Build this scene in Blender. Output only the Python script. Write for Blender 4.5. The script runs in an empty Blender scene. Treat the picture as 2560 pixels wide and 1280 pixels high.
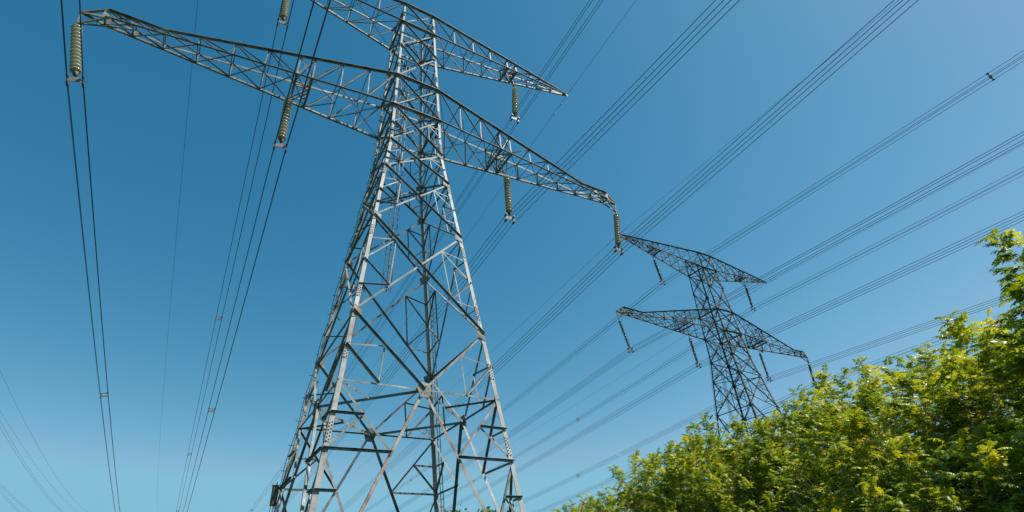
import bpy, math, random
import numpy as np
from mathutils import Vector, Matrix

C = bpy.context.scene.collection
SC = bpy.context.scene
S = 0.47            # metres per survey unit
ZG = -17.1          # ground level in survey units
def W(x, y, z): return Vector((x*S, y*S, (z-ZG)*S))

# ------------------------------------------------------------------ camera
R = [[0.8729841554358473, -0.4848239718941615, -0.05333273511390199],
     [0.2251995629376812, 0.4976427946908226, -0.837637633911577],
     [0.4326474560316259, 0.7192338737636577, 0.5436164214041783]]
CAM = W(-13.376591, -38.390322, -13.709382)
cd = bpy.data.cameras.new('camera'); cam = bpy.data.objects.new('camera', cd); C.objects.link(cam)
cd.sensor_width = 36; cd.lens = 36*1287.349/2560
cd.shift_x = (1280-1229.10)/2560; cd.shift_y = (662.95-640)/2560
cd.clip_start = 0.05; cd.clip_end = 5000
m = Matrix.Identity(4)
for r in range(3):
    m[r][0] = R[0][r]; m[r][1] = -R[1][r]; m[r][2] = -R[2][r]; m[r][3] = CAM[r]
cam.matrix_world = m
SC.camera = cam

# ------------------------------------------------------------------ sky, sun, exposure
SUN = Vector((0.42, -0.37, 0.83)).normalized()
el = math.asin(SUN.z); az = math.atan2(SUN.x, SUN.y)
world = bpy.data.worlds.new('World'); SC.world = world; world.use_nodes = True
nt = world.node_tree; nt.nodes.clear()
sky = nt.nodes.new('ShaderNodeTexSky'); sky.sky_type = 'NISHITA'; sky.sun_disc = False
sky.sun_elevation = el; sky.sun_rotation = az
sky.altitude = 100; sky.air_density = 1.0; sky.dust_density = 0.55; sky.ozone_density = 2.2
tint = nt.nodes.new('ShaderNodeMix'); tint.data_type = 'RGBA'; tint.blend_type = 'MULTIPLY'
tint.inputs['Factor'].default_value = 1.0
tint.inputs['B'].default_value = (0.80, 1.17, 0.98, 1)
bg = nt.nodes.new('ShaderNodeBackground'); bg.inputs['Strength'].default_value = 0.095
wo = nt.nodes.new('ShaderNodeOutputWorld')
nt.links.new(sky.outputs['Color'], tint.inputs['A'])
sep = nt.nodes.new('ShaderNodeSeparateColor'); com = nt.nodes.new('ShaderNodeCombineColor')
nt.links.new(tint.outputs['Result'], sep.inputs['Color'])
for ch_, (k_, g_) in enumerate(((0.53, 2.05), (0.835, 1.04), (1.16, 0.90))):   # deep polarised blue of the photograph
    pw = nt.nodes.new('ShaderNodeMath'); pw.operation = 'POWER'; pw.inputs[1].default_value = g_
    mu = nt.nodes.new('ShaderNodeMath'); mu.operation = 'MULTIPLY'; mu.inputs[1].default_value = k_
    nt.links.new(sep.outputs[ch_], pw.inputs[0]); nt.links.new(pw.outputs[0], mu.inputs[0]); 
    mn = nt.nodes.new('ShaderNodeMath'); mn.operation = 'MINIMUM'; mn.inputs[1].default_value = (1.75, 3.9, 5.2)[ch_]
    nt.links.new(mu.outputs[0], mn.inputs[0]); nt.links.new(mn.outputs[0], com.inputs[ch_])
nt.links.new(com.outputs['Color'], bg.inputs['Color'])
nt.links.new(bg.outputs['Background'], wo.inputs['Surface'])
sl = bpy.data.lights.new('sun', 'SUN'); sl.energy = 5.0; sl.angle = math.radians(0.5); sl.color = (1.0, 0.95, 0.86)
so = bpy.data.objects.new('sun', sl); C.objects.link(so)
so.rotation_euler = SUN.to_track_quat('Z', 'Y').to_euler()
so.location = (0, 0, 80)
SC.view_settings.view_transform = 'Standard'; SC.view_settings.look = 'None'
SC.view_settings.exposure = 0.45; SC.view_settings.gamma = 1.0
SC.render.engine = 'CYCLES'
SC.cycles.max_bounces = 6; SC.cycles.transparent_max_bounces = 8

# ------------------------------------------------------------------ materials
def mat(name, stops, scale=6.0, rough=0.5, metal=0.0, detail=5, bump=0.0, spec=0.5, stretch=None, coord='Object'):
    mt = bpy.data.materials.new(name); mt.use_nodes = True
    n = mt.node_tree; b = n.nodes['Principled BSDF']
    tc = n.nodes.new('ShaderNodeTexCoord'); mp = n.nodes.new('ShaderNodeMapping')
    n.links.new(tc.outputs[coord], mp.inputs['Vector'])
    if stretch: mp.inputs['Scale'].default_value = stretch
    no = n.nodes.new('ShaderNodeTexNoise'); no.inputs['Scale'].default_value = scale
    no.inputs['Detail'].default_value = detail; no.inputs['Roughness'].default_value = 0.65
    n.links.new(mp.outputs['Vector'], no.inputs['Vector'])
    cr = n.nodes.new('ShaderNodeValToRGB'); e = cr.color_ramp.elements
    e[0].position, e[0].color = stops[0][0], (*stops[0][1], 1)
    e[1].position, e[1].color = stops[1][0], (*stops[1][1], 1)
    for p, c in stops[2:]:
        x = e.new(p); x.color = (*c, 1)
    n.links.new(no.outputs['Fac'], cr.inputs['Fac'])
    n.links.new(cr.outputs['Color'], b.inputs['Base Color'])
    b.inputs['Roughness'].default_value = rough; b.inputs['Metallic'].default_value = metal
    b.inputs['Specular IOR Level'].default_value = spec
    if bump:
        bp = n.nodes.new('ShaderNodeBump'); bp.inputs['Strength'].default_value = bump
        n.links.new(no.outputs['Fac'], bp.inputs['Height']); n.links.new(bp.outputs['Normal'], b.inputs['Normal'])
    return mt
M_leg = mat('galvanised_leg', [(0.32, (0.18, 0.155, 0.13)), (0.41, (0.31, 0.29, 0.26)), (0.55, (0.40, 0.385, 0.355)), (0.66, (0.55, 0.535, 0.50))], 2.2, 0.6, 0.0, 9, bump=0.05)
M_steel = mat('galvanised_steel', [(0.34, (0.075, 0.065, 0.045)), (0.43, (0.13, 0.135, 0.11)), (0.56, (0.20, 0.205, 0.18)), (0.66, (0.36, 0.365, 0.335))], 2.0, 0.6, 0.0, 9)
M_rusty = mat('rust_stained_steel', [(0.36, (0.17, 0.09, 0.06)), (0.50, (0.27, 0.22, 0.18)), (0.62, (0.36, 0.33, 0.29))], 1.6, 0.7, 0.1)
M_bolt = mat('dark_bolt', [(0.3, (0.05, 0.045, 0.04)), (0.7, (0.12, 0.10, 0.09))], 8, 0.6, 0.3)
M_wire = mat('weathered_aluminium_wire', [(0.3, (0.035, 0.035, 0.045)), (0.7, (0.06, 0.06, 0.075))], 4, 0.55, 0.3)
M_fit = mat('cast_fitting', [(0.3, (0.10, 0.09, 0.08)), (0.7, (0.2, 0.19, 0.17))], 12, 0.5, 0.4)
M_yoke = mat('pale_yoke_steel', [(0.35, (0.12, 0.09, 0.07)), (0.65, (0.22, 0.19, 0.165))], 6, 0.6, 0.1)
M_glaze = mat('grey_green_glaze', [(0.3, (0.46, 0.47, 0.36)), (0.7, (0.58, 0.60, 0.49))], 5, 0.16, 0, spec=0.7)
M_glaze2 = mat('dark_grey_green_glaze', [(0.3, (0.13, 0.16, 0.11)), (0.7, (0.20, 0.24, 0.17))], 5, 0.2, 0, spec=0.6)
for g_, c_ in ((M_glaze, (0.50, 0.52, 0.40)), (M_glaze2, (0.16, 0.18, 0.13))):
    n_t = g_.node_tree; pb = n_t.nodes['Principled BSDF']; tr_ = n_t.nodes.new('ShaderNodeBsdfTranslucent'); tr_.inputs['Color'].default_value = (*c_, 1)
    mx_ = n_t.nodes.new('ShaderNodeMixShader'); mx_.inputs['Fac'].default_value = 0.28
    n_t.links.new(pb.outputs[0], mx_.inputs[1]); n_t.links.new(tr_.outputs[0], mx_.inputs[2]); n_t.links.new(mx_.outputs[0], n_t.nodes['Material Output'].inputs['Surface'])
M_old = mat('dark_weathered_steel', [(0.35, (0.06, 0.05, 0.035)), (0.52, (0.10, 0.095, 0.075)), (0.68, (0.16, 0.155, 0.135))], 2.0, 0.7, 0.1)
M_box = mat('rusty_box_paint', [(0.35, (0.10, 0.045, 0.025)), (0.55, (0.13, 0.11, 0.07)), (0.7, (0.19, 0.18, 0.13))], 5, 0.7)
M_stem = mat('sumac_bark', [(0.3, (0.16, 0.11, 0.085)), (0.7, (0.46, 0.34, 0.27))], 14, 0.85, stretch=(1, 1, .25))
M_grass = mat('grass_ground', [(0.3, (0.022, 0.032, 0.012)), (0.5, (0.036, 0.05, 0.018)), (0.7, (0.055, 0.06, 0.03))], 0.5, 0.95, detail=8, bump=0.3, spec=0.1)
M_blade = mat('grass_blade', [(0.3, (0.05, 0.10, 0.015)), (0.7, (0.13, 0.19, 0.04))], 2, 0.7, spec=0.2)

def leafmat(name, lo, mid, hi, trans):
    mt = bpy.data.materials.new(name); mt.use_nodes = True
    n = mt.node_tree; n.nodes.clear()
    at = n.nodes.new('ShaderNodeAttribute'); at.attribute_name = 'tint'
    cr = n.nodes.new('ShaderNodeValToRGB'); e = cr.color_ramp.elements
    e[0].position, e[0].color = 0.0, (*lo, 1); e[1].position, e[1].color = 1.0, (*hi, 1)
    x = e.new(0.5); x.color = (*mid, 1)
    n.links.new(at.outputs['Fac'], cr.inputs['Fac'])
    p = n.nodes.new('ShaderNodeBsdfPrincipled'); p.inputs['Roughness'].default_value = 0.36
    p.inputs['Specular IOR Level'].default_value = 0.45
    t = n.nodes.new('ShaderNodeBsdfTranslucent'); mx = n.nodes.new('ShaderNodeMixShader')
    br = n.nodes.new('ShaderNodeMix'); br.data_type = 'RGBA'; br.blend_type = 'MULTIPLY'
    br.inputs['Factor'].default_value = 1; br.inputs['B'].default_value = (1.5, 1.35, 0.5, 1)
    mx.inputs['Fac'].default_value = trans
    o = n.nodes.new('ShaderNodeOutputMaterial')
    n.links.new(cr.outputs['Color'], p.inputs['Base Color']); n.links.new(cr.outputs['Color'], br.inputs['A'])
    n.links.new(br.outputs['Result'], t.inputs['Color'])
    n.links.new(p.outputs[0], mx.inputs[1]); n.links.new(t.outputs[0], mx.inputs[2]); n.links.new(mx.outputs[0], o.inputs['Surface'])
    return mt
M_leaf = leafmat('sumac_leaf', (0.07, 0.135, 0.008), (0.27, 0.355, 0.012), (0.60, 0.58, 0.04), 0.42)
M_leaf2 = leafmat('maple_leaf', (0.05, 0.10, 0.015), (0.10, 0.17, 0.02), (0.18, 0.25, 0.04), 0.35)

# ------------------------------------------------------------------ helpers
def tag(o, label=None, cat=None, group=None, kind=None):
    if label: o['label'] = label
    if cat: o['category'] = cat
    if group: o['group'] = group
    if kind: o['kind'] = kind
    return o
def empty(name, loc=(0, 0, 0)):
    o = bpy.data.objects.new(name, None); C.objects.link(o); o.location = loc
    o.empty_display_size = 0.3
    return o
def link(name, me, parent=None):
    o = bpy.data.objects.new(name, me); C.objects.link(o)
    if parent is not None: o.parent = parent
    return o
def copy_tree(o, parent=None):
    c = o.copy(); C.objects.link(c); c.parent = parent
    if parent is None:
        for k in ('label', 'category'):
            pass
    for ch in KIDS.get(o.name, list(o.children)): copy_tree(ch, c)
    return c
KIDS = {}
rnd = random.Random(7)
class MB:
    def __init__(s): s.v = []; s.f = []
    def add(s, vs, fs):
        b = len(s.v); s.v += [tuple(v) for v in vs]; s.f += [tuple(i+b for i in f) for f in fs]
    def loft(s, rings, cap=True):
        n = len(rings[0]); b = len(s.v)
        for r in rings: s.v += [tuple(v) for v in r]
        for i in range(len(rings)-1):
            for j in range(n):
                k = (j+1) % n
                s.f.append((b+i*n+j, b+i*n+k, b+(i+1)*n+k, b+(i+1)*n+j))
        if cap:
            s.f.append(tuple(b+j for j in range(n))[::-1]); s.f.append(tuple(b+(len(rings)-1)*n+j for j in range(n)))
    def angle(s, P, Q, n, size, mode='in', t=None, off=0.0, up=None):
        """steel angle between P and Q lying on a face with outward normal n.
        'in': flat leg on the face, other leg inwards; 'out': other leg outwards at the upper edge"""
        P = Vector(P); Q = Vector(Q); d = (Q-P).normalized(); n = Vector(n); n = (n-d*n.dot(d)).normalized()
        u = n.cross(d)
        if up is None:
            if u.z < 0: u = -u
        elif u.dot(up) < 0: u = -u
        t = t or max(0.006, size*0.10)
        o = n*(off + rnd.uniform(-.002, .002))
        sg = -1 if mode == 'in' else 1
        top = u*(size*.5); bot = -u*(size*.5)
        pts = [bot+o, top+o, top+o+n*sg*size, top+o+n*sg*size-u*t, top+o+n*sg*t-u*t, bot+o+n*sg*t]
        s.loft([[P+p for p in pts], [Q+p for p in pts]])
    def box(s, P, Q, a, b, ua):
        P = Vector(P); Q = Vector(Q); d = (Q-P).normalized(); ua = Vector(ua); ua = (ua-d*ua.dot(d)).normalized(); ub = d.cross(ua)
        r = [ua*a+ub*b, -ua*a+ub*b, -ua*a-ub*b, ua*a-ub*b]
        s.loft([[P+p for p in r], [Q+p for p in r]])
    def tube(s, pts, rad, seg=6, cap=True):
        pts = [Vector(p) for p in pts]; rings = []
        for i, p in enumerate(pts):
            d = (pts[min(i+1, len(pts)-1)]-pts[max(i-1, 0)]).normalized()
            a = d.cross(Vector((0, 0, 1)))
            if a.length < .05: a = d.cross(Vector((1, 0, 0)))
            a.normalize(); b = d.cross(a)
            r = rad[i] if isinstance(rad, (list, tuple)) else rad
            rings.append([p+(a*math.cos(2*math.pi*j/seg)+b*math.sin(2*math.pi*j/seg))*r for j in range(seg)])
        s.loft(rings, cap)
    def lathe(s, prof, seg=20, c=(0, 0, 0)):
        s.loft([[Vector((c[0]+r*math.cos(2*math.pi*j/seg), c[1]+r*math.sin(2*math.pi*j/seg), c[2]+z)) for j in range(seg)] for r, z in prof])
    def mesh(s, name, m, smooth=False):
        me = bpy.data.meshes.new(name); me.from_pydata(s.v, [], s.f); me.materials.append(m)
        if smooth: me.polygons.foreach_set('use_smooth', [True]*len(me.polygons))
        me.update(); return me
    def build(s, name, m, parent=None, smooth=False):
        return link(name, s.mesh(name, m, smooth), parent)

# ------------------------------------------------------------------ the lattice tower
Z = [51.080, 46.871, 42.009, 35.968, 30.747, 25.370, 21.234, 14.348, 4.289, -1.213]
W0, W5, W9, ZF = 2.050, 2.839, 6.0, -16.5
def wz(z):
    if z > Z[5]: return W0+(W5-W0)*(Z[0]-z)/(Z[0]-Z[5])
    return W5+(W9-W5)*(Z[5]-z)/(Z[5]-Z[9])
def U(x, y, z): return Vector((x*S, y*S, (z-ZG)*S))   # tower-local metres, base on the ground

def make_tower(MS, ML, MR):
    root = empty('transmission_tower')
    # ---- legs
    for cx, cy in ((-1, -1), (1, -1), (1, 1), (-1, 1)):
        mb = MB(); rings = []
        for z in [Z[0]+.25]+Z[1:]+[-6, -11, ZF]:
            w = wz(min(z, Z[0])); h = U(cx*w, cy*w, z)
            s = (.23+.10*min(1, (Z[0]-z)/60))*S; t = .05*S
            fx = Vector((-cx, 0, 0)); fy = Vector((0, -cy, 0))
            r = [h, h+fx*s, h+fx*s+fy*t, h+fx*t+fy*t, h+fx*t+fy*s, h+fy*s]
            rings.append(r if cx*cy > 0 else r[::-1])
        mb.loft(rings); leg = mb.build('leg', ML, root)
        # splices with bolt groups, gussets
        for z in (48.6, 38.0, 31.9, 26.6, 20.5, 12.6, 6.2, 1.0, -4.7, -10.5):
            w = wz(z); sz = (.23+.10*min(1, (Z[0]-z)/60))*S
            hgt = .5*(.7+.6*min(1, (Z[0]-z)/50))
            mb = MB(); bo = MB()
            for ax in (0, 1):
                nrm = Vector((cx, 0, 0)) if ax else Vector((0, cy, 0)); tx = Vector((0, -cy, 0)) if ax else Vector((-cx, 0, 0))
                a, b = z-hgt, z+hgt
                wa, wb = wz(a), wz(b)
                mb.box(U(cx*wa, cy*wa, a)+tx*sz*.5+nrm*.006, U(cx*wb, cy*wb, b)+tx*sz*.5+nrm*.006, sz*.46, .005, tx)
                nb = 6
                for i in range(nb):
                    for j in (-1, 1):
                        zz = z-hgt*.85+2*hgt*.85*i/(nb-1)+j*.04; ww = wz(zz)
                        p = U(cx*ww, cy*ww, zz)+tx*(sz*(.5+.22*j))+nrm*.005
                        bo.box(p, p+nrm*.020, .016, .016, tx)
            nf = len(mb.f); mb.add(bo.v, bo.f); sp = mb.build('splice_plate', ML, leg)
            sp.data.materials.append(M_bolt)
            for pl in sp.data.polygons[nf:]: pl.material_index = 1
        for k in range(9):
            w = wz(Z[k]); g = MB(); q = .34+.03*k
            for ax in (0, 1):
                nrm = Vector((cx, 0, 0)) if ax else Vector((0, cy, 0)); tx = Vector((0, -cy, 0)) if ax else Vector((-cx, 0, 0))
                o = nrm*.017
                a = [U(cx*wz(Z[k]+q*.9), cy*wz(Z[k]+q*.9), Z[k]+q*.9)+o, U(cx*w, cy*w, Z[k]+q*.2)+tx*q*S*1.25+o, U(cx*w, cy*w, Z[k]-q*.5)+tx*q*S*1.15+o, U(cx*wz(Z[k]-q*1.1), cy*wz(Z[k]-q*1.1), Z[k]-q*1.1)+o]
                g.loft([a, [p+nrm*.006 for p in a]])
            g.build('gusset_plate', MS, leg)
        mb = MB(); wf = wz(ZF)       # concrete-like footing stub
        mb.lathe([(.30, 0), (.30, .22), (.24, .30)], 16, U(cx*(wf-.2), cy*(wf-.2), ZG)-Vector((0, 0, .05)))
        mb.build('footing', M_foot, root, )
    # ---- the four faces
    for fi, (nx, ny) in enumerate(((0, -1), (1, 0), (0, 1), (-1, 0))):
        n0 = Vector((nx, ny, 0)); tx = Vector((-ny, nx, 0))
        def F(s, z, e=0): # s in -1..1 across the face
            w = wz(z); v = n0*w+tx*(s*w)
            return U(v.x, v.y, z)
        nrm = (n0+Vector((0, 0, .119))).normalized() if True else n0
        lat = MB(); lats = []; seconds = []; r1, r2 = .10*S, .085*S
        def A(mb, P, Q, sz, mode, off=None):
            mb.angle(P, Q, nrm, sz, mode, off=(-.030 if mode == 'in' else .012) if off is None else off)
        def lerp(a, b, t): return (a[0]+(b[0]-a[0])*t, a[1]+(b[1]-a[1])*t)
        def FF(p):   # p = (x in units along the face, z)
            return F(p[0]/wz(p[1]), p[1])
        def node(s, z): return (s*wz(z), z)
        braces = []
        for k in range(8):
            lat = MB(); lats.append((lat, len(braces)))
            za, zb = Z[k], Z[k+1]; big = (.165 if k < 6 else .155+.01*(k-6))*S
            La, Ra, Lb, Rb = node(-1, za), node(1, za), node(-1, zb), node(1, zb)
            braces.append((FF(La), FF(Rb), big, 'out')); braces.append((FF(Ra), FF(Lb), big, 'in'))
            t = wz(za)/(wz(za)+wz(zb)); X = lerp(La, Rb, t)
            second = MB(); seconds.append(second)
            for sgn in (-1, 1):
                if sgn > 0: lat = second
                T, B = (La, Lb) if sgn < 0 else (Ra, Rb)
                md = 'out' if sgn < 0 else 'in'
                if k < 4:
                    A(lat, FF(node(sgn, X[1])), FF(X), r2, md)
                else:
                    M1, M2 = lerp(T, X, .5), lerp(X, B, .5)
                    L1, L2, L3 = (node(sgn, za+(zb-za)*q) for q in (.27, .5, .76))
                    rr = r1*(1 if k > 5 else .85)
                    A(lat, FF(L1), FF(M1), rr, 'in'); A(lat, FF(L2), FF(M1), rr*1.1, md if sgn > 0 else 'in')
                    A(lat, FF(M1), FF(M2), rr, 'in'); A(lat, FF(L2), FF(M2), rr*1.1, 'out'); A(lat, FF(L3), FF(M2), rr, 'out' if sgn < 0 else 'in')
        # K panel
        lat = MB(); lats.append((lat, len(braces))); K = (0, Z[9]); q = .165*S
        z8, z9 = Z[8], Z[9]; second = MB(); seconds.append(second)
        for sgn in (-1, 1):
            if sgn > 0: lat = second
            T, B = node(sgn, z8), node(sgn, z9)
            braces.append((FF(T), FF(K), q, 'in' if sgn > 0 else 'out')); braces.append((FF(B), FF(K), q*.72, 'in'))
            Mp, Lp, Np = lerp(T, K, .46), node(sgn, (z8+z9)/2-.1), lerp(B, K, .45)
            if sgn > 0: Mp = lerp(T, K, .42)
            A(lat, FF(Lp), FF(Mp), r1*1.1, 'in'); A(lat, FF(Lp), FF(Np), r1*1.7, 'out'); A(lat, FF(Mp), FF(Np), r1, 'in')
            def KD(z): return (sgn*.525*(z9-z), z)
            ft = node(sgn, ZF)
            def KDn(z):
                t = (z9-z)/(z9-ZF); return (ft[0]*t, z)
            braces.append((FF(K), F(sgn, ZF), .195*S, 'in'))
            Q1, L1, L2, L3, L4 = KDn(-5.73), node(sgn, -3.5), node(sgn, -5.75), node(sgn, -8.1), node(sgn, -10.7)
            R1 = lerp(B, Q1, .5)
            A(lat, FF(B), FF(Q1), r1*1.5, 'in'); A(lat, FF(L1), FF(R1), r1*1.5, 'out'); A(lat, FF(R1), FF(L2), r1*1.4, 'in')
            A(lat, FF(L2), FF(Q1), .16*S, 'out')
            Q2 = KDn(-10.3); R2 = lerp(L2, Q2, .52); L5 = node(sgn, -13.4); Q3 = KDn(-13.2)
            A(lat, FF(L2), FF(Q2), r1*1.4, 'in'); A(lat, FF(L3), FF(R2), r1*1.5, 'out'); A(lat, FF(R2), FF(L4), r1*1.3, 'in')
            A(lat, FF(L4), FF(Q2), r1*1.6, 'out'); A(lat, FF(L4), FF(Q3), r1*1.3, 'in'); A(lat, FF(L5), FF(Q3), r1*1.3, 'out')
        # horizontals
        hz = []
        if nx == 0:
            for k, sz in ((3, .24),):
                hz.append((F(-1, Z[k]-.12), F(1, Z[k]-.12), sz*S, 'out'))
        else:
            for k in (0, 1, 3, 4, 5, 6, 7, 8):
                hz.append((F(-1, Z[k]-.12), F(1, Z[k]-.12), (.21 if k in (1, 3, 4) else .14)*S, 'out' if k % 2 else 'in'))
        panels = [l_.build('lattice_panel', MS, root) for l_, _ in lats]; [l_.build('lattice_panel', MS, root) for l_ in seconds]; nb_ = len(braces)
        for i, (P, Q, sz, md) in enumerate(braces+hz):
            pi = max([j for j, (_, st_) in enumerate(lats) if st_ <= i]) if i < nb_ else (min(8, int(np.argmin([abs(P.z-U(0, 0, zz).z) for zz in Z[:9]]))))
            panel = panels[pi]
            mb = MB(); A(mb, P, Q, sz, md)
            rust = MR is not None and fi == 0 and (abs(sz-.195*S) < 1e-6)
            mb.build('brace', MR if rust else MS, panel)
        # node plate at the K joint
        mb = MB(); c = F(0, Z[9]); e = nrm*.035; uu = nrm.cross(tx)
        if uu.z < 0: uu = -uu
        ring = [c+tx*(x*S)+uu*(y*S)-e*.4 for x, y in ((-.55, .1), (-.3, .5), (.3, .5), (.55, .1), (.32, -.6), (-.32, -.6))]
        mb.loft([ring, [p+e for p in ring]]); panel = panels[-1];         bo = MB()
        for x, y in ((-.3, .1), (-.15, .25), (.15, .25), (.3, .1), (-.2, -.25), (.2, -.25), (0, 0), (0, -.3)):
            p = c+tx*(x*S)+uu*(y*S)+e*.4; bo.box(p, p+nrm*.022, .016, .016, tx)
        nf = len(mb.f); mb.add(bo.v, bo.f); kp = mb.build('joint_plate', MS, panel); kp.data.materials.append(M_bolt)
        for pl in kp.data.polygons[nf:]: pl.material_index = 1
    # ---- plan bracing
    mb = MB(); z = Z[9]; dn = Vector((0, 0, -1)); mids = [(0, -W9), (W9, 0), (0, W9), (-W9, 0)]
    for i in range(4):
        a, b = mids[i], mids[(i+1) % 4]
        mb.angle(U(a[0], a[1], z), U(b[0], b[1], z), dn, .20*S, 'out', up=Vector((0, -1, 0)))
        cnr = (a[0] or b[0], a[1] or b[1])
        mm = ((a[0]+b[0])/2, (a[1]+b[1])/2)
        mb.angle(U(cnr[0], cnr[1], z), U(mm[0], mm[1], z), dn, .12*S, 'out', up=Vector((1, 0, 0)))
    mb.build('plan_bracing', MS, root)
    for zz in (Z[1], Z[3], Z[4], Z[6]):
        w = wz(zz)-.15; zz -= .2; mb = MB()
        for a, b in (((-w, -w), (w, w)), ((w, -w), (-w, w))):
            mb.angle(U(a[0], a[1], zz), U(b[0], b[1], zz), dn, .11*S, 'out', up=Vector((1, 0, 0)))
            zz -= .05
        mb.build('plan_bracing', MS, root)
    # ---- cross-arms
    def lin(xs, ys, x): return float(np.interp(x, xs, ys))
    def arm(sgn, upper):
        wt, wb = (wz(Z[0]), wz(Z[1])) if upper else (wz(Z[3]), wz(Z[4]))
        if upper:
            xs = [wb, 5.15, 8.1, 10.9, 13.8, 15.35, 18.1, 19.75, 22.2]; xe = 24.9
            def top(x): return (x, lin([wt, xe], [wt, .06], x), lin([wt, xe], [Z[0], 50.72], x))
            def bot(x): return (x, lin([wb, xe], [wb, .06], x), lin([wb, xe], [Z[1], 50.60], x))
            hb = (4, 5)
        else:
            xs = [wb, 5.44, 8.2, 10.95, 12.4, 15.35, 18.2, 21.1, 23.83, 26.2, 28.3]; xe = 28.3
            def top(x): return (x, lin([wt, xe], [wt, .42], x), lin([wt, 23.83, 28.31], [Z[3], 31.43, 31.83], x))
            def bot(x): return (x, lin([wb, xe], [wb, .42], x), lin([wb, 23.83, 28.31], [Z[4], 30.74, 30.72], x))
            hb = (3, 4)
        def PT(fn, x, sy):
            a = fn(x); return U(sgn*a[0], sy*a[1], a[2])
        lat = MB(); b1, b2 = .095*S, .08*S
        X = Vector((sgn, 0, 0)); n_ = len(xs)
        for i, x in enumerate(xs):
            for sy in (-1, 1):
                nrm = Vector((0, sy, 0))
                if i > 0: lat.angle(PT(bot, x, sy), PT(top, x, sy), nrm, (.15 if i in hb else .12)*S, 'in', off=-.02, up=X)
                if i < n_-1:
                    x2 = xs[i+1]; sz = b1*(1.15 if i < 3 else .95)
                    if i < hb[0] : P, Q = PT(top, x, sy), PT(bot, x2, sy)
                    elif i == hb[0]:
                        P, Q = PT(top, x, sy), PT(bot, x2, sy)
                        lat.angle(PT(bot, x, sy), PT(top, x2, sy), nrm, sz, 'in', off=-.03)
                    else: P, Q = PT(bot, x, sy), PT(top, x2, sy)
                    lat.angle(P, Q, nrm, sz, 'out' if sy < 0 else 'in', off=.008)
            # struts across and diagonals in the top and bottom planes
            if i > 0:
                up = Vector((0, 0, 1)); dn = -up
                lat.angle(PT(top, x, -1), PT(top, x, 1), up, b2, 'in', off=-.01, up=X)
                lat.angle(PT(bot, x, -1), PT(bot, x, 1), dn, b2*(1 if i not in hb else 1.0), 'in', off=-.01, up=X)
            if i < n_-1:
                x2 = xs[i+1]
                P, Q = (PT(top, x, -1), PT(top, x2, 1))
                if i > hb[0]: P, Q = PT(top, x2, -1), PT(top, x, 1)
                lat.angle(P, Q, Vector((0, 0, 1)), b2, 'in', off=-.018, up=X)
                if i <= hb[0] and i > 0:
                    mid = (PT(bot, x, -1)+PT(bot, x, 1))/2
                    for sy in (-1, 1): lat.angle(mid, PT(bot, x2, sy), Vector((0, 0, -1)), b2, 'in', off=-.018, up=X)
                elif i == 0:
                    for sy in (-1, 1):
                        lat.angle(PT(bot, x2, sy*.1), PT(bot, x, sy), Vector((0, 0, -1)), b2, 'in', off=-.018, up=X)
                else: lat.angle(PT(bot, x, -1), PT(bot, x2, 1), Vector((0, 0, -1)), b2, 'in', off=-.018, up=X)
        arm_o = lat.build('crossarm', MS, root)
        # chords
        for fn, w_, cs in ((top, wt, .26), (bot, wb, .23)):
            for sy in (-1, 1):
                mb = MB(); rings = []
                kn = [w_]+([23.83] if not upper else [])+[xe-.01]
                for x in kn:
                    h = PT(fn, x, sy); s = cs*S*(1 if x < 20 else .8); t = .035*S
                    y = Vector((0, sy, 0)); zz = Vector((0, 0, 1))
                    if fn is top: # horizontal flange at the top, outwards
                        r = [h, h+y*s, h+y*s-zz*t, h+y*t-zz*t, h+y*t-zz*s, h-zz*s]
                    else:
                        r = [h, h+y*s, h+y*s+zz*t, h+y*t+zz*t, h+y*t+zz*s, h+zz*s]
                    rings.append(r)
                mb.loft(rings); mb.build('chord', MS, arm_o)
        # beams that carry the inner insulator string
        for i in hb:
            mb = MB(); x = xs[i]; o = Vector((0, 0, -.02)); zz = Vector((0, 0, .14*S))
            mb.box(PT(bot, x, -1)+o+zz, PT(bot, x, 1)+o+zz, .11*S, .11*S, (0, 0, 1)); mb.build('hanger_beam', MS, arm_o)
        xa, xb_ = xs[hb[0]], xs[hb[1]]; mb = MB()
        for a, b in ((xa, xb_), (xb_, xa)):   # cross frames between the beams
            for sy in (-1, 1):
                P = PT(bot, a, sy); Q = (PT(top, a, -sy))
                mb.angle(P, Q, X, .10*S, 'in', off=.012)
        for a, b in ((xa, -1), (xb_, 1)):
            pb = PT(bot, a, 1); pt_ = PT(top, a, 1); hz_ = pb.z*.55+pt_.z*.45
            yy = bot(a)[1]*.8*S
            for dy in (-.12, .12):
                mb.box(Vector((sgn*xa*S, (.0+dy)*S*2, pb.z*.72+pt_.z*.28)), Vector((sgn*xb_*S, dy*S*2, pb.z*.72+pt_.z*.28)), .05*S, .05*S, (0, 0, 1))
            mb.box(Vector((sgn*a*S, -yy, pb.z*.72+pt_.z*.28)), Vector((sgn*a*S, yy, pb.z*.72+pt_.z*.28)), .05*S, .05*S, (0, 0, 1))
        mb.build('hanger_frame', MS, arm_o)
        # V hanger for the string at the beams, and the arm tip
        mb = MB()
        if upper: H = U(sgn*15.42, 0, 46.95)
        else: H = U(sgn*12.58, 0, 29.1)
        for i in hb:
            for sy in (-.35, .35):
                a = bot(xs[i]); mb.box(U(sgn*a[0], a[1]*sy, a[2]), H, .045*S, .045*S, (0, 1, 0))
        mb.build('hanger_link', MS, arm_o)
        mb = MB()
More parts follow.
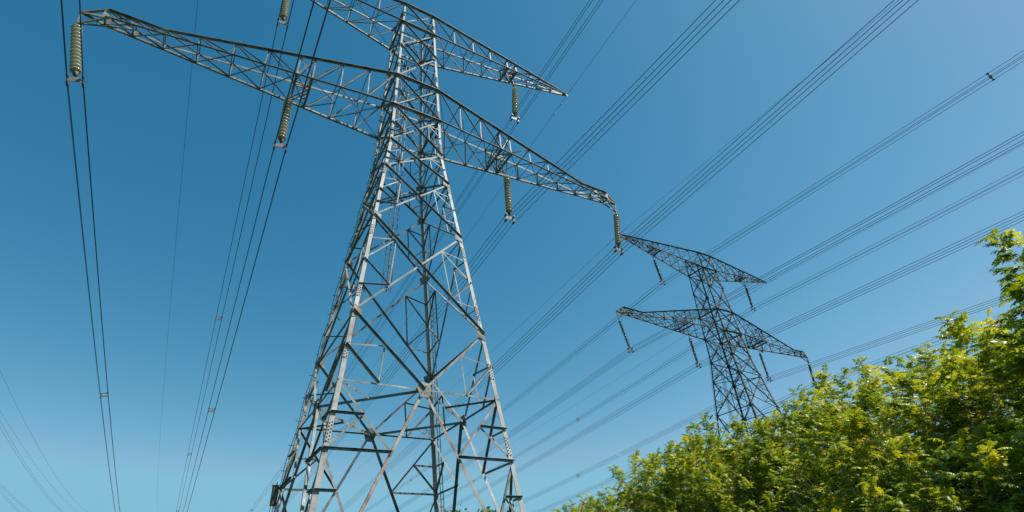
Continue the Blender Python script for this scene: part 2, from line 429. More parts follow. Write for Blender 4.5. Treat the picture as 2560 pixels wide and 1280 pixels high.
        if upper:
            T = U(sgn*24.9, 0, 50.66)
            mb.box(T-X*.25, T+X*.18, .10*S, .14*S, (0, 1, 0)); mb.box(T+X*.1, T+X*.1-Vector((0, 0, .22)), .03, .02, (0, 1, 0))
        else:
            T = U(sgn*30, 0, 30.75); H = U(sgn*29.85, 0, 29.25)
            for sy in (-1, 1):
                mb.box(PT(bot, 28.3, sy), T, .11*S, .06*S, (0, 0, 1)); mb.box(PT(top, 28.3, sy), T, .11*S, .05*S, (0, 1, 0))
                mb.box(PT(bot, 28.1, sy), H, .07*S, .05*S, (0, 1, 0))
                for x in (26.2, 28.3):
                    c0, c1 = PT(bot, x, sy), PT(top, x, sy); mb.box(c0, c1, .22*S, .03*S, (1, 0, 0))
                c0, c1 = PT(bot, 28.3, sy), PT(top, 26.2, sy)
                mb.box(c0, c1, .06*S, .04*S, (1, 0, 0))
            mb.box(PT(top, 28.3, -1), PT(top, 28.3, 1), .07*S, .07*S, (0, 0, 1))
            mb.box(PT(bot, 28.3, -1), PT(bot, 28.3, 1), .07*S, .07*S, (0, 0, 1))
            mb.box(T, H, .05*S, .07*S, (0, 1, 0))
        mb.build('arm_tip', MS, arm_o)
    for sgn in (-1, 1):
        for up in (True, False): arm(sgn, up)
    # ---- bottom and top chords run on through the body
    for k in (0, 1, 3, 4):
        for sy in (-1, 1):
            mb = MB(); w = wz(Z[k]); h = .26*S
            P, Q = U(-w, sy*w, Z[k]), U(w, sy*w, Z[k]); y = Vector((0, sy, 0))
            mb.box(P+y*h*.5, Q+y*h*.5, h*.5, .012, (0, 1, 0)); mb.box(P-Vector((0, 0, h*.5)), Q-Vector((0, 0, h*.5)), h*.48, .009, (0, 0, 1))
            mb.build('arm_tie', MS, root)
    # ---- ladders
    def ladder(f, za, zb, wd, off, mid, across):
        mb = MB(); n = int((zb-za)/.62)
        for e in ((-1, 0, 1) if mid else (-1, 1)):
            zs = np.linspace(za, zb, 8)
            mb.tube([f(z)+across*(e*wd/2) for z in zs], .02 if e else .026, 5)
        for i in range(n):
            z = za+.3+i*(zb-za)/n; p = f(z); mb.tube([p-across*wd/2, p+across*wd/2], .011, 4)
        for i in range(int((zb-za)/3.4)):
            z = za+1+i*3.4; p = f(z); mb.box(p, p+off, .02, .012, (0, 0, 1))
        return mb
    ladder(lambda z: U(0, wz(z)-.25, z), 12.0, 46.6, .42, Vector((0, .12, 0)), True, Vector((1, 0, 0))).build('ladder', M_fit, root)
    ladder(lambda z: U(wz(z)+.45, wz(z)-.1, z), -14.5, 13.5, .26, Vector((-.2, 0, 0)), False, Vector((0, 1, 0))).build('ladder', M_fit, root)
    # step bolts up the far left leg
    dleg = [c_ for c_ in root.children if c_.name.startswith('leg')][3]
    mb = MB(); mb.tube([(0, -.05, 0), (0, .16, 0)], .011, 5); mb.tube([(0, .145, 0), (0, .165, 0)], .02, 6); sm = mb.mesh('step_bolt', M_fit)
    for i in range(64):
        z = -13+i*.95; w = wz(z); o_ = link('step_bolt', sm, dleg); o_.location = U(-w, w, z)
        if i % 2: o_.rotation_euler = (0, 0, math.radians(90))
    mb = MB(); zs = np.linspace(-14, 26, 70)
    mb.tube([U(-wz(z)-.12-.06*math.sin(z*1.3), wz(z)+.1, z) for z in zs], .012, 5)
    mb.build('leg_cable', M_wire, root)
    return root

M_foot = mat('concrete', [(0.3, (0.28, 0.27, 0.25)), (0.7, (0.4, 0.39, 0.36))], 6, 0.9)
def snapshot(o):
    KIDS[o.name] = list(o.children)
    for ch in KIDS[o.name]: snapshot(ch)
bpy.context.view_layer.update()
tower = make_tower(M_steel, M_leg, M_rusty)
tag(tower, 'nearer large lattice pylon of pale galvanised steel, filling the left half', 'pylon', 'lattice pylons of the power lines')
bpy.context.view_layer.update()
T2 = (81.92*S, 25.175*S, .395*S)
def copy_obj(o, parent):
    c = o.copy(); C.objects.link(c); c.parent = parent; return c
cache = {}
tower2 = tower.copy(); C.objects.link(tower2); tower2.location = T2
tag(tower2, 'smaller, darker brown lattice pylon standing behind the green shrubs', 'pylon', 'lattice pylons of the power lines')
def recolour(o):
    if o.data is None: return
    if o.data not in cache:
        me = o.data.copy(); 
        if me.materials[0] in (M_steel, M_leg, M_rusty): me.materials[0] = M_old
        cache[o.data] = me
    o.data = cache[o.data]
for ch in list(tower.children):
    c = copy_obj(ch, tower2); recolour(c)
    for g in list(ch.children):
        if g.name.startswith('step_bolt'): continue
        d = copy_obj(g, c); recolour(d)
# junction box on the leg
jb = empty('junction_box', U(-wz(-6.2)-.30, wz(-6.2)+.1, -6.2))
mb = MB(); mb.box((0, 0, -.33), (0, 0, .33), .10, .09, (1, 0, 0)); mb.build('housing', M_box, jb)
mb = MB(); mb.box((0, 0, .33), (0, 0, .35), .12, .11, (1, 0, 0)); mb.build('hood', M_box, jb)
mb = MB(); mb.box((0, -.094, -.29), (0, -.094, .29), .085, .008, (1, 0, 0)); mb.build('door', M_box, jb)
mb = MB(); mb.box((0, 0, .25), (.2, 0, .25), .03, .02, (0, 0, 1)); mb.box((0, 0, -.25), (.22, 0, -.25), .03, .02, (0, 0, 1)); mb.build('bracket', M_fit, jb)
mb = MB()
for dx in (-.06, .02, .08): mb.tube([(dx, 0, -.3), (dx*1.3, .02, -.7), (dx+.08, 0, -1.5)], .012, 5)
mb.tube([(.02, 0, .33), (.04, 0, .46)], .02, 6)
mb.build('conduit', M_wire, jb)
tag(jb, 'rust-streaked electrical box fixed low on the far left leg of the near pylon', 'junction box')

# ------------------------------------------------------------------ insulator strings
def make_string(nd, sp, rad, z0, L, M, ypl=True):
    root = empty('insulator_string')
    prof = [(.035, .0), (.055, -.01), (.06, -.04), (rad*.45, -.048), (rad*.8, -.058), (rad*.97, -.078), (rad, -.100), (rad*.95, -.122), (rad*.82, -.130), (rad*.74, -.112), (rad*.60, -.120), (rad*.5, -.104), (rad*.25, -.11), (.03, -.12), (.02, -sp)]
    if sp < .16: prof = [(a, b*sp/.19) for a, b in prof[:-1]]+[(.02, -sp)]
    mb = MB(); mb.lathe(prof, 22); me = mb.mesh('disc', M, True)
    for i in range(nd):
        o = link('disc', me, root); o.location = (0, 0, -z0-i*sp)
    mb = MB(); mb.tube([(0, 0, .02), (0, 0, -z0)], .022, 6); mb.box((0, 0, -.03), (0, 0, -.10), .04, .03, (1, 0, 0)); mb.build('shackle', M_fit, root)
    zb = -z0-nd*sp; mb = MB(); mb.lathe([(.05, zb+.02), (rad*.55, zb-.02), (rad*.5, zb-.10), (.06, zb-.16), (.05, zb-.20)], 14); mb.build('end_fitting', M_bolt, root, True)
    zy = -L; hw = .5*S
    mb = MB(); r = [(-hw, 0, zy+.04), (-hw, 0, zy-.05), (hw, 0, zy-.05), (hw, 0, zy+.04), (.07, 0, zy+.19), (-.07, 0, zy+.19)]
    mb.loft([[Vector((a, -.012, c)) for a, b, c in r], [Vector((a, .012, c)) for a, b, c in r]]); yk = mb.build('yoke_plate', M_yoke, root)
    for sx in (-1, 1):
        for sz in (-1, 1):
            mb = MB(); c = Vector((sx*hw, 0, zy+sz*.36*S))
            mb.box(c-Vector((0, .13, 0)), c+Vector((0, .13, 0)), .035, .045, (1, 0, 0)); mb.box(c, (sx*hw, 0, zy), .022, .022, (1, 0, 0))
            mb.build('clamp', M_fit, yk)
    return root
LEN = 6.68*S
proto1 = make_string(13, .194, .188, .16, LEN-.02, M_glaze)
proto2 = make_string(18, .138, .135, .22, LEN-.02, M_glaze2)
def place_string(proto, first, H, B, label):
    if first[0]: o = proto; first[0] = False
    else:
        o = proto.copy(); C.objects.link(o)
        for ch in list(proto.children):
            c = ch.copy(); C.objects.link(c); c.parent = o
            for g in list(ch.children):
                d = g.copy(); C.objects.link(d); d.parent = c
    H = W(*H); B = W(*B); d = (H-B).normalized()
    o.location = H
    y = Vector((0, 1, 0)); x = y.cross(d).normalized(); y = d.cross(x)
    o.rotation_euler = Matrix((x, y, d)).transposed().to_euler()
    k = (H-B).length/LEN; o.scale = (1, 1, k)
    tag(o, label, 'insulator', 'insulator strings hanging from the pylons')
    return o
f1, f2 = [True], [True]
bpy.context.view_layer.update()
t2x, t2y, t2z = 81.92, 25.175, .395
for (H, B, lb) in [
    ((-29.85, 0, 29.2), (-27.93, 0, 22.73), 'big grey-green insulator string at the far left tip of the near pylon'),
    ((-12.58, 0, 29.1), (-12.3, 0, 22.5), 'big insulator string under the middle of the near pylon\'s left lower arm'),
    ((-15.42, 0, 46.9), (-14.9, 0, 40.2), 'big insulator string under the upper left arm, cut by the top edge'),
    ((15.42, 0, 46.9), (14.8, 0, 40.0), 'big insulator string under the near pylon\'s upper right arm'),
    ((12.58, 0, 29.1), (12.5, 0, 22.3), 'big insulator string under the middle of the near pylon\'s right lower arm'),
    ((29.85, 0, 29.2), (28.7, 0, 22.65), 'big insulator string at the near pylon\'s right lower arm tip')]:
    place_string(proto1, f1, H, B, lb)
for (H, B, lb) in [
    ((-29.85, 0, 29.2), (-28.42, 0, 22.9), 'thin insulator string at the left tip of the far pylon\'s lower arm'),
    ((-11.0, 0, 28.9), (-10.72, 0, 22.6), 'thin insulator string below the middle of the far pylon\'s lower left arm'),
    ((11.3, 0, 29.2), (11.28, 0, 22.7), 'thin insulator string below the far pylon\'s lower right arm, beside its right legs'),
    ((29.6, 0, 29.3), (28.48, 0, 23.6), 'thin insulator string at the far pylon\'s right lower tip, above the shrubs'),
    ((-15.42, 0, 46.9), (-14.6, 0, 40.8), 'thin insulator string under the far pylon\'s upper left arm'),
    ((15.42, 0, 47.2), (15.1, 0, 40.8), 'thin insulator string under the far pylon\'s upper right arm')]:
    H = (H[0]+t2x, H[1]+t2y, H[2]+t2z); B = (B[0]+t2x, B[1]+t2y, B[2]+t2z)
    place_string(proto2, f2, H, B, lb)

# ------------------------------------------------------------------ conductors
def line_pts(x0, y0, z0, kp, ap, km, am, y1=640, ym=-150, b=.00013, e=1):
    out = []
    ys = sorted(set([-v for v in np.concatenate([np.linspace(0, 40, 14), np.linspace(45, -ym, 20)])])) + list(np.concatenate([np.linspace(1, 80, 26), np.linspace(90, 300, 28), np.linspace(320, y1, 18)]))
    for y in ys:
        k, a = (kp, ap) if y > 0 else (km, am)
        out.append((x0+k*y, y0+y, z0+a*abs(y)+b*y*y))
    return out
def at_y(x0, y0, z0, kp, ap, km, am, y, b=.00013):
    k, a = (kp, ap) if y > 0 else (km, am)
    return W(x0+k*y, y0+y, z0+a*abs(y)+b*y*y)
WR = .029*S
HW, HH = .5, .36
def bundle(key, p, label, spacers, group):
    tl = {'1LO': -.28, '1LI': -.042, '1UL': -.077, '1UR': .090, '1RI': .012, '1RO': .175, '2UL': -.133, '2UR': .05, '2LO': -.225, '2LI': -.044, '2RI': .003, '2RO': .19}[key]
    c_, s_ = math.cos(tl), math.sin(tl)
    def off(dx, dz): return (dx*c_+dz*s_, -dx*s_+dz*c_)
    root = empty('conductor_bundle', W(p[0], p[1], p[2]))
    o = root.location
    pts = line_pts(*p)
    for dx in (-HW, HW):
        for dz in (-HH, HH):
            e_, f_ = off(dx, dz); mb = MB(); mb.tube([W(a+e_, b, c+f_)-o for a, b, c in pts], WR, 6); mb.build('wire', M_wire, root, True)
    for y in spacers:
        c = at_y(*p, y)-o; mb = MB(); q = .42
        cs = [c+(lambda t: Vector((t[0], 0, t[1])))(off(sx*HW*S*q*1.6, sz*HH*S*q*1.6)) for sx, sz in ((-1, -1), (1, -1), (1, 1), (-1, 1))]
        for i in range(4): mb.box(cs[i], cs[(i+1) % 4], .028, .028, (0, 1, 0))
        for (sx, sz), cc in zip(((-1, -1), (1, -1), (1, 1), (-1, 1)), cs):
            t_ = off(sx*HW*S, sz*HH*S); e = c+Vector((t_[0], 0, t_[1])); mb.box(cc, e, .024, .03, (0, 1, 0)); mb.box(e-Vector((0, .07, 0)), e+Vector((0, .07, 0)), .038, .038, (1, 0, 0))
        mb.build('spacer', M_yoke, root)
    tag(root, label, 'power line', group)
G = 'four-wire conductor bundles of the power lines'
sp1 = [64, 148, 238, 330]
bundle('1LO', (-27.93, 0, 22.73, .0105, -.0965, -.045, 0), 'four-wire bundle hanging from the far left insulator string', [62, 148, 238], G)
bundle('1LI', (-12.3, 0, 22.5, .0137, -.0941, -.0006, 0), 'four-wire bundle crossing in front of the near pylon\'s left lower arm', [64, 150, 240], G)
bundle('1UL', (-14.9, 0, 40.2, .0136, -.094, 0, 0), 'four-wire bundle from the string cut by the top edge', [64, 151, 238], G)
bundle('1UR', (14.8, 0, 40.0, .0091, -.0955, .0274, .0137), 'four-wire bundle on the near pylon\'s upper right insulator string', [63, 135, 230], G)
bundle('1RI', (12.5, 0, 22.3, .010, -.0977, -.0292, -.0223), 'four-wire bundle on the inner string of the near pylon\'s right lower arm', [140, 230], G)
bundle('1RO', (28.7, 0, 22.65, .0189, -.101, .0275, .0299), 'four-wire bundle on the string at the near pylon\'s right lower arm tip', [64, 140], G)
bundle('2UL', (67.3, 25.2, 41.2, .0145, -.0976, -.0117, -.0176), 'four-wire bundle with a dark spacer near the right edge of the picture', [-59, 150], G)
bundle('2UR', (97, 25.2, 41.2, .0126, -.0927, -.0037, -.0074), 'four-wire bundle on the far pylon\'s upper right insulator string', [72, 150], G)
bundle('2LO', (53.5, 25.2, 23.3, .0086, -.0897, -.0073, -.0135), 'four-wire bundle on the string at the far pylon\'s left lower tip', [150], G)
bundle('2LI', (71.2, 25.2, 23, .0095, -.0881, -.0028, -.0066), 'four-wire bundle on the far pylon\'s inner left lower string', [152], G)
bundle('2RI', (93.2, 25.2, 23.1, .0113, -.0932, -.0126, -.0386), 'four-wire bundle on the string beside the far pylon\'s right legs', [71, 150], G)
bundle('2RO', (110.4, 25.2, 24, .0144, -.0964, .0009, .0031), 'four-wire bundle on the far pylon\'s right lower tip, half hidden by shrubs', [71, 150], G)
def earth(p, label, damp=()):
    root = empty('earth_wire', W(p[0], p[1], p[2])); o = root.location
    mb = MB(); mb.tube([W(a, b, c)-o for a, b, c in line_pts(*p)], .0105, 6); mb.build('wire', M_wire, root, True)
    for y in (-2.6, -1.6, 1.6, 3.4):
        c = at_y(*p, y)-o-Vector((0, 0, .05)); d = Vector((0, .16, 0)); mb = MB()
        mb.tube([c-d, c+d], .008, 5); mb.tube([c-d, c-d*.55], .03, 6); mb.tube([c+d*.55, c+d], .03, 6); mb.box(c, c+Vector((0, 0, .06)), .012, .02, (1, 0, 0))
        mb.build('vibration_damper', M_bolt, root)
    tag(root, label, 'power line', 'thin single earth wires above the bundles')
earth((-24.9, 0, 50.4, .003, -.0468, 0, 0), 'thin lone wire running steeply down the blue sky on the left')
earth((24.9, 0, 50.3, .0203, -.0856, .0361, .0205), 'thin lone wire fixed to the near pylon\'s upper right arm tip')
earth((57, 25.2, 50.7, .0061, -.0751, .0029, .0032), 'thin lone wire fixed to the far pylon\'s upper left arm tip')
earth((106.9, 25.2, 50.7, .0093, -.0799, -.0037, -.0074), 'thin lone wire fixed to the far pylon\'s upper right arm tip')
# the next line to the west: only its descending wires are in view
def quad(pts, ya, yb, n=60):
    y = [p[0] for p in pts]; z = [p[1] for p in pts]; co = np.polyfit(y, z, len(pts)-1)
    return [(v, float(np.polyval(co, v))) for v in np.linspace(ya, yb, n)]
for x0, pts, r, two, lb in [
    (-57, [(119.6, 38.3), (193.3, 36.4), (365.9, 41.9)], .013, False, 'highest thin wire sloping down in the lower left corner'),
    (-57, [(132.8, 32.6), (185.3, 32.1), (327.4, 36.5)], .011, False, 'faint thin wire second from the top in the lower left corner'),
    (-67, [(177.7, 40.7), (238.6, 38.9), (350.6, 39.6)], .014, True, 'darker twin wire third from the top in the lower left corner'),
    (-82, [(275, 39.8), (314.6, 39.7), (357.4, 40.3)], .015, True, 'short twin wire cutting the lower left corner, upper of the last two'),
    (-82, [(279.6, 38.0), (331.3, 36.6), (390, 36.2)], .015, True, 'lowest twin wire in the extreme lower left corner')]:
    q = quad(pts, 40 if x0 > -70 else 120, 470); root = empty('distant_wire', W(x0, q[0][0], q[0][1])); o = root.location
    for dx in ((-.45, .45) if two else (0,)):
        mb = MB(); mb.tube([W(x0+dx, a, b)-o for a, b in q], r, 5); mb.build('wire', M_wire, root, True)
    tag(root, lb, 'power line', 'wires of the line beyond the left edge')

# ------------------------------------------------------------------ ground
def bank(x, y):
    """gentle bank under the shrubs, east of the camera"""
    dx = x-(CAM.x+4.6); t = max(0, min(1, dx/5)); f = max(0, min(1, (26-(y-CAM.y))/8))*max(0, min(1, (y-CAM.y+14)/6))
    return .7*t*t*(3-2*t)*f*max(0, min(1, (30-dx)/14))
gx = np.concatenate([[-3000, -900, -300, -120], np.arange(-60, 70.1, 1.5), [120, 300, 900, 3000]])
mb = MB(); n = len(gx)
for yv in gx:
    for xv in gx:
        mb.v.append((float(xv), float(yv), bank(xv, yv)+(.06*math.sin(xv*.31)*math.cos(yv*.27) if abs(xv) < 70 and abs(yv) < 70 else 0)-.05))
for i in range(n-1):
    for j in range(n-1): mb.f.append((i*n+j, i*n+j+1, (i+1)*n+j+1, (i+1)*n+j))
g = mb.build('ground', M_grass, None, True); tag(g, kind='structure')

# ------------------------------------------------------------------ foliage
npr = np.random.default_rng(11)
def norm(v): return v/np.maximum(np.linalg.norm(v, axis=-1, keepdims=True), 1e-9)
def leaf_mesh(name, base, dirs, up, length, tint, material, pairs=9, width=.23, droop=.38, lw=.27):
    """many pinnate leaves at once; every leaflet is a folded pair of triangles"""
    N = len(base); V = []; Fc = []; T = []
    d = norm(dirs); side = norm(np.cross(d, up)); nup = norm(np.cross(side, d))
    ts = np.linspace(.16, 1.0, pairs)
    L = length[:, None]
    idx = 0
    def pos(t): return base+d*(L*t)-np.array([0, 0, 1.])*(L*droop*t*t)+nup*0
    def tan(t): return norm(d-np.array([0, 0, 1.])*(2*droop*t))
    bv = 0
    for i, t in enumerate(ts):
        P = pos(t); tg = tan(t); sd = norm(np.cross(tg, up+0*tg)); n2 = norm(np.cross(sd, tg))
        ll = L*lw*(math.sin(math.pi*(.18+.72*t))**.7)*npr.uniform(.85, 1.15, (N, 1))
        ends = (-1, 1) if i < pairs-1 else (-1, 0, 1)
        for s in ends:
            a = npr.uniform(.35, .6, (N, 1)); dr = norm(sd*s+tg*a) if s else tg
            dr = norm(dr-np.array([0, 0, 1.])*npr.uniform(.1, .75, (N, 1)))
            wv = norm(np.cross(dr, n2))*(ll*width)
            fold = n2*(ll*.05)
            a0 = P; m1 = P+dr*ll*.42+wv+fold; m2 = P+dr*ll*.42-wv+fold; e = P+dr*ll; mid = P+dr*ll*.45-fold
            V.append(np.stack([a0, m1, e, m2, mid], 1).reshape(-1, 3))
            b = bv+np.arange(N)*5
            Fc.append(np.stack([b, b+1, b+2, b+4], 1)); Fc.append(np.stack([b, b+4, b+2, b+3], 1)); bv += 5*N
            tt = np.clip(tint+npr.normal(0, .07, N), 0, 1); T += [tt, tt]
    # rachis
    for t0, t1 in ((0, .35), (.35, .7), (.7, 1.)):
        P, Q = pos(t0), pos(t1); w_ = side*.004
        V.append(np.stack([P-w_, P+w_, Q+w_, Q-w_], 1).reshape(-1, 3)); b = bv+np.arange(N)*4; bv += 4*N
        Fc.append(np.stack([b, b+1, b+2, b+3], 1)); T.append(np.full(N, .55))
    V = np.concatenate(V); Fc = np.concatenate(Fc); T = np.concatenate(T)
    return raw_mesh(name, V, Fc, T, material)
def raw_mesh(name, V, Fc, T, material):
    me = bpy.data.meshes.new(name); me.vertices.add(len(V)); me.vertices.foreach_set('co', V.astype('f').ravel())
    k = Fc.shape[1]; me.loops.add(len(Fc)*k); me.loops.foreach_set('vertex_index', Fc.astype('i').ravel())
    me.polygons.add(len(Fc)); me.polygons.foreach_set('loop_start', np.arange(0, len(Fc)*k, k, dtype='i'))
    me.update(calc_edges=True)
    at = me.attributes.new('tint', 'FLOAT', 'FACE'); at.data.foreach_set('value', T.astype('f'))
    me.materials.append(material); return me

def make_shrub(H, seed):
    r = random.Random(seed); rg = np.random.default_rng(seed)
    root = empty('sumac_shrub'); st = MB(); tips = []
    def grow(p, d, ln, rad, depth):
        ln = max(.16, min(ln, (H-p[2])*1.05))
        pts = [p]; rads = [rad]; q = Vector(p); dd = Vector(d)
        for k in range(4):
            dd = (dd+Vector((r.uniform(-.13, .13)-.01, r.uniform(-.13, .13), .05))).normalized(); q = q+dd*(ln/4); pts.append(tuple(q)); rads.append(rad*(1-.13*(k+1)))
        st.tube(pts, rads, 5, False)
        if depth <= 0 or q.z > H*.97:
            tips.append((q.copy(), dd.copy(), rads[-1])); return
        for j in range(r.choice((2, 2, 3))):
            a = r.uniform(0, 2*math.pi); sp = r.uniform(.45, .85)
            nd = (dd+Vector((math.cos(a)*sp, math.sin(a)*sp, r.uniform(.0, .25)))).normalized()
            grow(tuple(q), nd, ln*r.uniform(.55, .85), rads[-1]*.75, depth-1)
        if r.random() < .5: tips.append((q.copy(), dd.copy(), rads[-1]))
    for i in range(11):
        a = r.uniform(0, 2*math.pi); rr = r.uniform(.05, .55)
        lean = Vector((math.cos(a)*.32+r.uniform(-.15, .15), math.sin(a)*.32+r.uniform(-.15, .15), 1)).normalized()
        grow((math.cos(a)*rr, math.sin(a)*rr, -.15), lean, H*r.uniform(.26, .52), .022*r.uniform(.8, 1.3), 2)
    for i in range(46):      # bare and dead sticks in the lower half
        a = r.uniform(0, 6.28); rr = r.uniform(.3, 1.25); p = Vector((math.cos(a)*rr, math.sin(a)*rr, r.uniform(-.1, H*.45))); q = p+Vector((r.uniform(-.55, .25), r.uniform(-.35, .35), r.uniform(.6, 1.3)))
        st.tube([p, (p+q)/2+Vector((r.uniform(-.06, .06), r.uniform(-.06, .06), 0)), q], [.013, .010, .006], 4, False)
    base, dirs, tint, ln = [], [], [], []
    for q, dd, rad in tips:
        nl = r.randint(11, 17) if q.z > H*.6 else r.randint(6, 11); a0 = r.uniform(0, 6.28); tb = r.gauss(.5, .17)
        for j in range(nl):
            a = a0+j*2.399; el_ = r.uniform(-.25, .95)
            v = Vector((math.cos(a), math.sin(a), el_))+dd*.35+Vector((-.32, .10, .0))
            base.append(tuple(q-dd*r.uniform(0, .30))); dirs.append(tuple(v.normalized())); tint.append(min(1, max(0, tb+r.gauss(0, .2)))); ln.append(r.choice((r.uniform(.14, .24), r.uniform(.20, .31))))
    me = leaf_mesh('foliage', np.array(base), np.array(dirs), np.array([0, 0, 1.]), np.array(ln), np.array(tint), M_leaf)
    st.build('stem', M_stem, root, True); link('foliage', me, root)
    return root
protos = [make_shrub(3.4, 100+i) for i in range(7)]
TOPS = []
for p_ in protos:
    co_ = np.empty(len(p_.children[1].data.vertices)*3, 'f'); p_.children[1].data.vertices.foreach_get('co', co_); TOPS.append(float(np.percentile(co_[2::3], 99.3)))
print('tops', TOPS)
bpy.context.view_layer.update()
print('faces per shrub', [len(p.children[1].data.polygons) for p in protos])
used = [False]*len(protos)
def put_shrub(i, x, y, z, s, sz, rz, label):
    p = protos[i]
    if not used[i]: o = p; used[i] = True
    else:
        o = p.copy(); C.objects.link(o)
        for ch in list(p.children):
            c = ch.copy(); C.objects.link(c); c.parent = o
    o.location = (x, y, z); o.scale = (s*.74, s*.74, s*sz); o.rotation_euler = (0, 0, rz)
    tag(o, label, 'shrub', 'sumac shrubs of the thicket on the right')
    return o
# crest: azimuth (deg from +Y), distance (m), elevation of the shrub tops (deg)
CREST_AZ = [30, 37.5, 40.5, 44.4, 47.3, 51.8, 54.7, 57.4, 59.6, 61.2, 62.7, 65.1, 67.1, 69.7, 71.9, 74, 75.7, 77.2, 78.5, 80, 82, 86, 92]
CREST_D = [26, 22, 19.5, 17, 15.2, 13.4, 12.2, 11.3, 10.7, 10.4, 10.0, 9.6, 9.3, 8.9, 8.6, 8.3, 8.0, 7.7, 7.4, 7.1, 6.9, 6.7, 6.6]
CREST_EL = [3, 6.4, 8.2, 8.2, 10.7, 11.8, 12.9, 12.1, 13.1, 12.4, 13.2, 14.2, 15.9, 15.9, 14.9, 12.8, 13.0, 14.0, 15.0, 16.2, 17.6, 20.4, 19.6]
def crest(a): return float(np.interp(a, CREST_AZ, CREST_D)), float(np.interp(a, CREST_AZ, CREST_EL))
sh = random.Random(5); spots = []
for row, (dD, dE, stp) in enumerate(((2.8, -.6, .9), (1.3, -.2, .58), (0, -1.4, .6), (-.8, -3.9, .6), (-1.6, -6.6, .62), (-2.3, -9.6, .7))):
    a = 35.5+row*.7+(1.5 if dE < -3 else 0)
    while a < 97:
        D, E = crest(a); f_ = min(1, D/9)
        if dE < -3 and sh.random() < .14: a += math.degrees(stp/D); continue
        spots.append((a, D+dD*(f_ if dD < 0 else 1), max(2.5, E+dE*(1 if E > 10 else .75)), row)); a += math.degrees(stp*.82/D)*sh.uniform(.85, 1.15)
rowname = {0: 'rearmost row of shrubs', 1: 'crest row of shrubs', 2: 'row just below the crest', 3: 'middle row of shrubs', 4: 'lower row of shrubs', 5: 'lowest, nearest row of shrubs'}
spots.sort(key=lambda t: (t[3], t[0]))
cnt = {}
for a, D, E, row in spots: cnt[row] = cnt.get(row, 0)+1
seen = {}
ords = ['first', 'second', 'third', 'fourth', 'fifth', 'sixth', 'seventh', 'eighth', 'ninth', 'tenth', 'eleventh', 'twelfth', 'thirteenth', 'fourteenth', 'fifteenth', 'sixteenth', 'seventeenth', 'eighteenth', 'nineteenth', 'twentieth']
tens = ['', '', 'twenty-', 'thirty-', 'forty-']
def ordinal(k):
    if k < 20: return ords[k]
    return ('twentieth', 'thirtieth', 'fortieth')[(k+1)//10-2] if (k+1) % 10 == 0 else tens[(k+1)//10]+ords[(k+1) % 10-1]
for i, (a, D, E, row) in enumerate(spots):
    D += sh.uniform(-.25, .25); th = math.radians(a)
    x, y = CAM.x+D*math.sin(th), CAM.y+D*math.cos(th); zb = bank(x, y)
    topz = CAM.z+D*math.tan(math.radians(E+sh.uniform(-.45, .25)))
    s = sh.uniform(.88, 1.1); hgt = topz-zb; pt_ = TOPS[(i*3+row) % len(protos)]; s = min(1.15, max(.6, hgt/pt_)); szz = hgt/(pt_*s)
    k = seen.get(row, 0); seen[row] = k+1
    put_shrub((i*3+row) % len(protos), x, y, zb, s, szz, sh.uniform(0, 6.28), 'leafy green sumac, %s from the left in the %s' % (ordinal(k), rowname[row]))
# grass at the foot of the bank
gr = []; gn = 9000
ang = np.radians(npr.uniform(60, 95, gn)); dist = npr.uniform(2.6, 7, gn)
bx = CAM.x+dist*np.sin(ang); by = CAM.y+dist*np.cos(ang); bz = np.array([bank(p, q)-.05 for p, q in zip(bx, by)])
B0 = np.stack([bx, by, bz], 1); hh = npr.uniform(.25, .7, (gn, 1)); dv = npr.normal(0, .22, (gn, 3)); dv[:, 2] = 1
sd = norm(npr.normal(0, 1, (gn, 3))*[1, 1, 0])*.006
tipv = B0+dv*hh+npr.normal(0, .06, (gn, 3)); mid = B0+dv*hh*.5
V = np.stack([B0-sd, B0+sd, mid+sd*.8, mid-sd*.8, tipv+sd*.1, tipv-sd*.1], 1).reshape(-1, 3); b = np.arange(gn)*6
Fc = np.concatenate([np.stack([b, b+1, b+2, b+3], 1), np.stack([b+3, b+2, b+4, b+5], 1)])
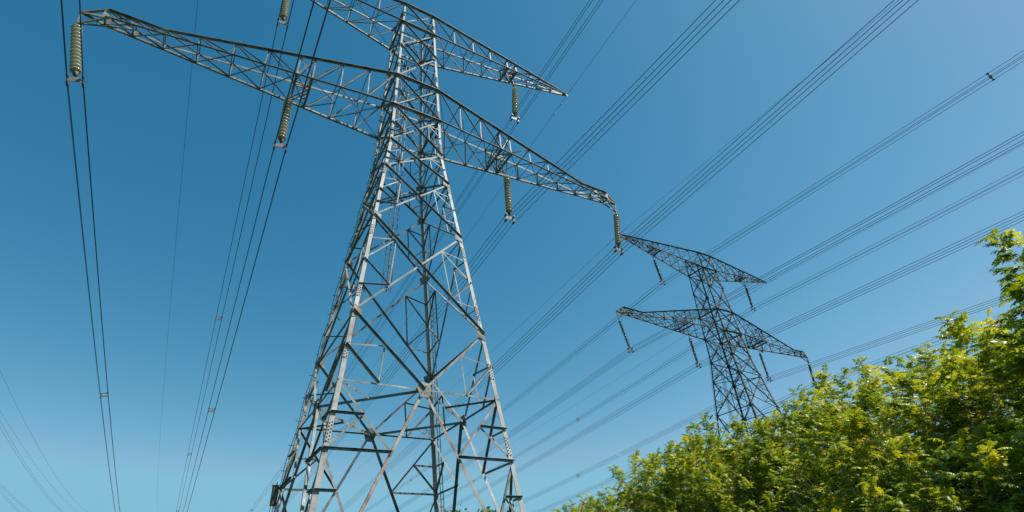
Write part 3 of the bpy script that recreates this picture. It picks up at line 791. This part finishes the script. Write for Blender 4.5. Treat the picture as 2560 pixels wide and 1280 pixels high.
go = link('grass', raw_mesh('grass', V, Fc, np.zeros(len(Fc)), M_blade)); tag(go, 'tall green grass at the foot of the thicket', 'grass', kind='stuff')

# small tree far behind the near pylon
def leafy_tree(D, azd, eld, label):
    th = math.radians(azd); x, y = CAM.x+D*math.sin(th), CAM.y+D*math.cos(th); Ht = CAM.z+D*math.tan(math.radians(eld))
    root = empty('maple_tree', (x, y, 0)); r = random.Random(3); tr = MB(); ends = []
    def br(p, d, ln, rad, dep):
        q = Vector(p); dd = Vector(d); pts = [tuple(q)]; rr = [rad]
        for k in range(4):
            dd = (dd+Vector((r.uniform(-.12, .12), r.uniform(-.12, .12), .03))).normalized(); q = q+dd*ln/4; pts.append(tuple(q)); rr.append(rad*(1-.12*(k+1)))
        tr.tube(pts, rr, 6, False)
        if dep == 0: ends.append(q.copy()); return
        if dep < 3: ends.append(q.copy())
        for j in range(3):
            a_ = r.uniform(0, 6.28); nd = (dd+Vector((math.cos(a_)*.8, math.sin(a_)*.8, .15))).normalized(); br(tuple(q), nd, ln*.68, rr[-1]*.7, dep-1)
    br((0, 0, -.1), (0.02, 0, 1), Ht*.36, .16, 4)
    k = (Ht-.2)/max(e.z for e in ends)
    tr.v = [(a_*k, b_*k, c_*k) for a_, b_, c_ in tr.v]; ends = [e*k for e in ends]
    tr.build('trunk', M_stem, root, True)
    P = np.repeat(np.array([tuple(e) for e in ends]), 22, 0); P = P+npr.normal(0, .26, P.shape); N = len(P)
    A = norm(npr.normal(0, 1, (N, 3))); B = norm(np.cross(A, npr.normal(0, 1, (N, 3)))); sz = npr.uniform(.09, .17, (N, 1))
    V = np.stack([P-A*sz, P+B*sz*.7, P+A*sz, P-B*sz*.7], 1).reshape(-1, 3); b = np.arange(N)*4
    link('crown', raw_mesh('crown', V, np.stack([b, b+1, b+2, b+3], 1), np.clip(npr.normal(.5, .25, N), 0, 1), M_leaf2), root)
    tag(root, label, 'tree')
leafy_tree(38, 27.2, 7.6, 'small tree whose leafy top shows between the near pylon\'s legs')
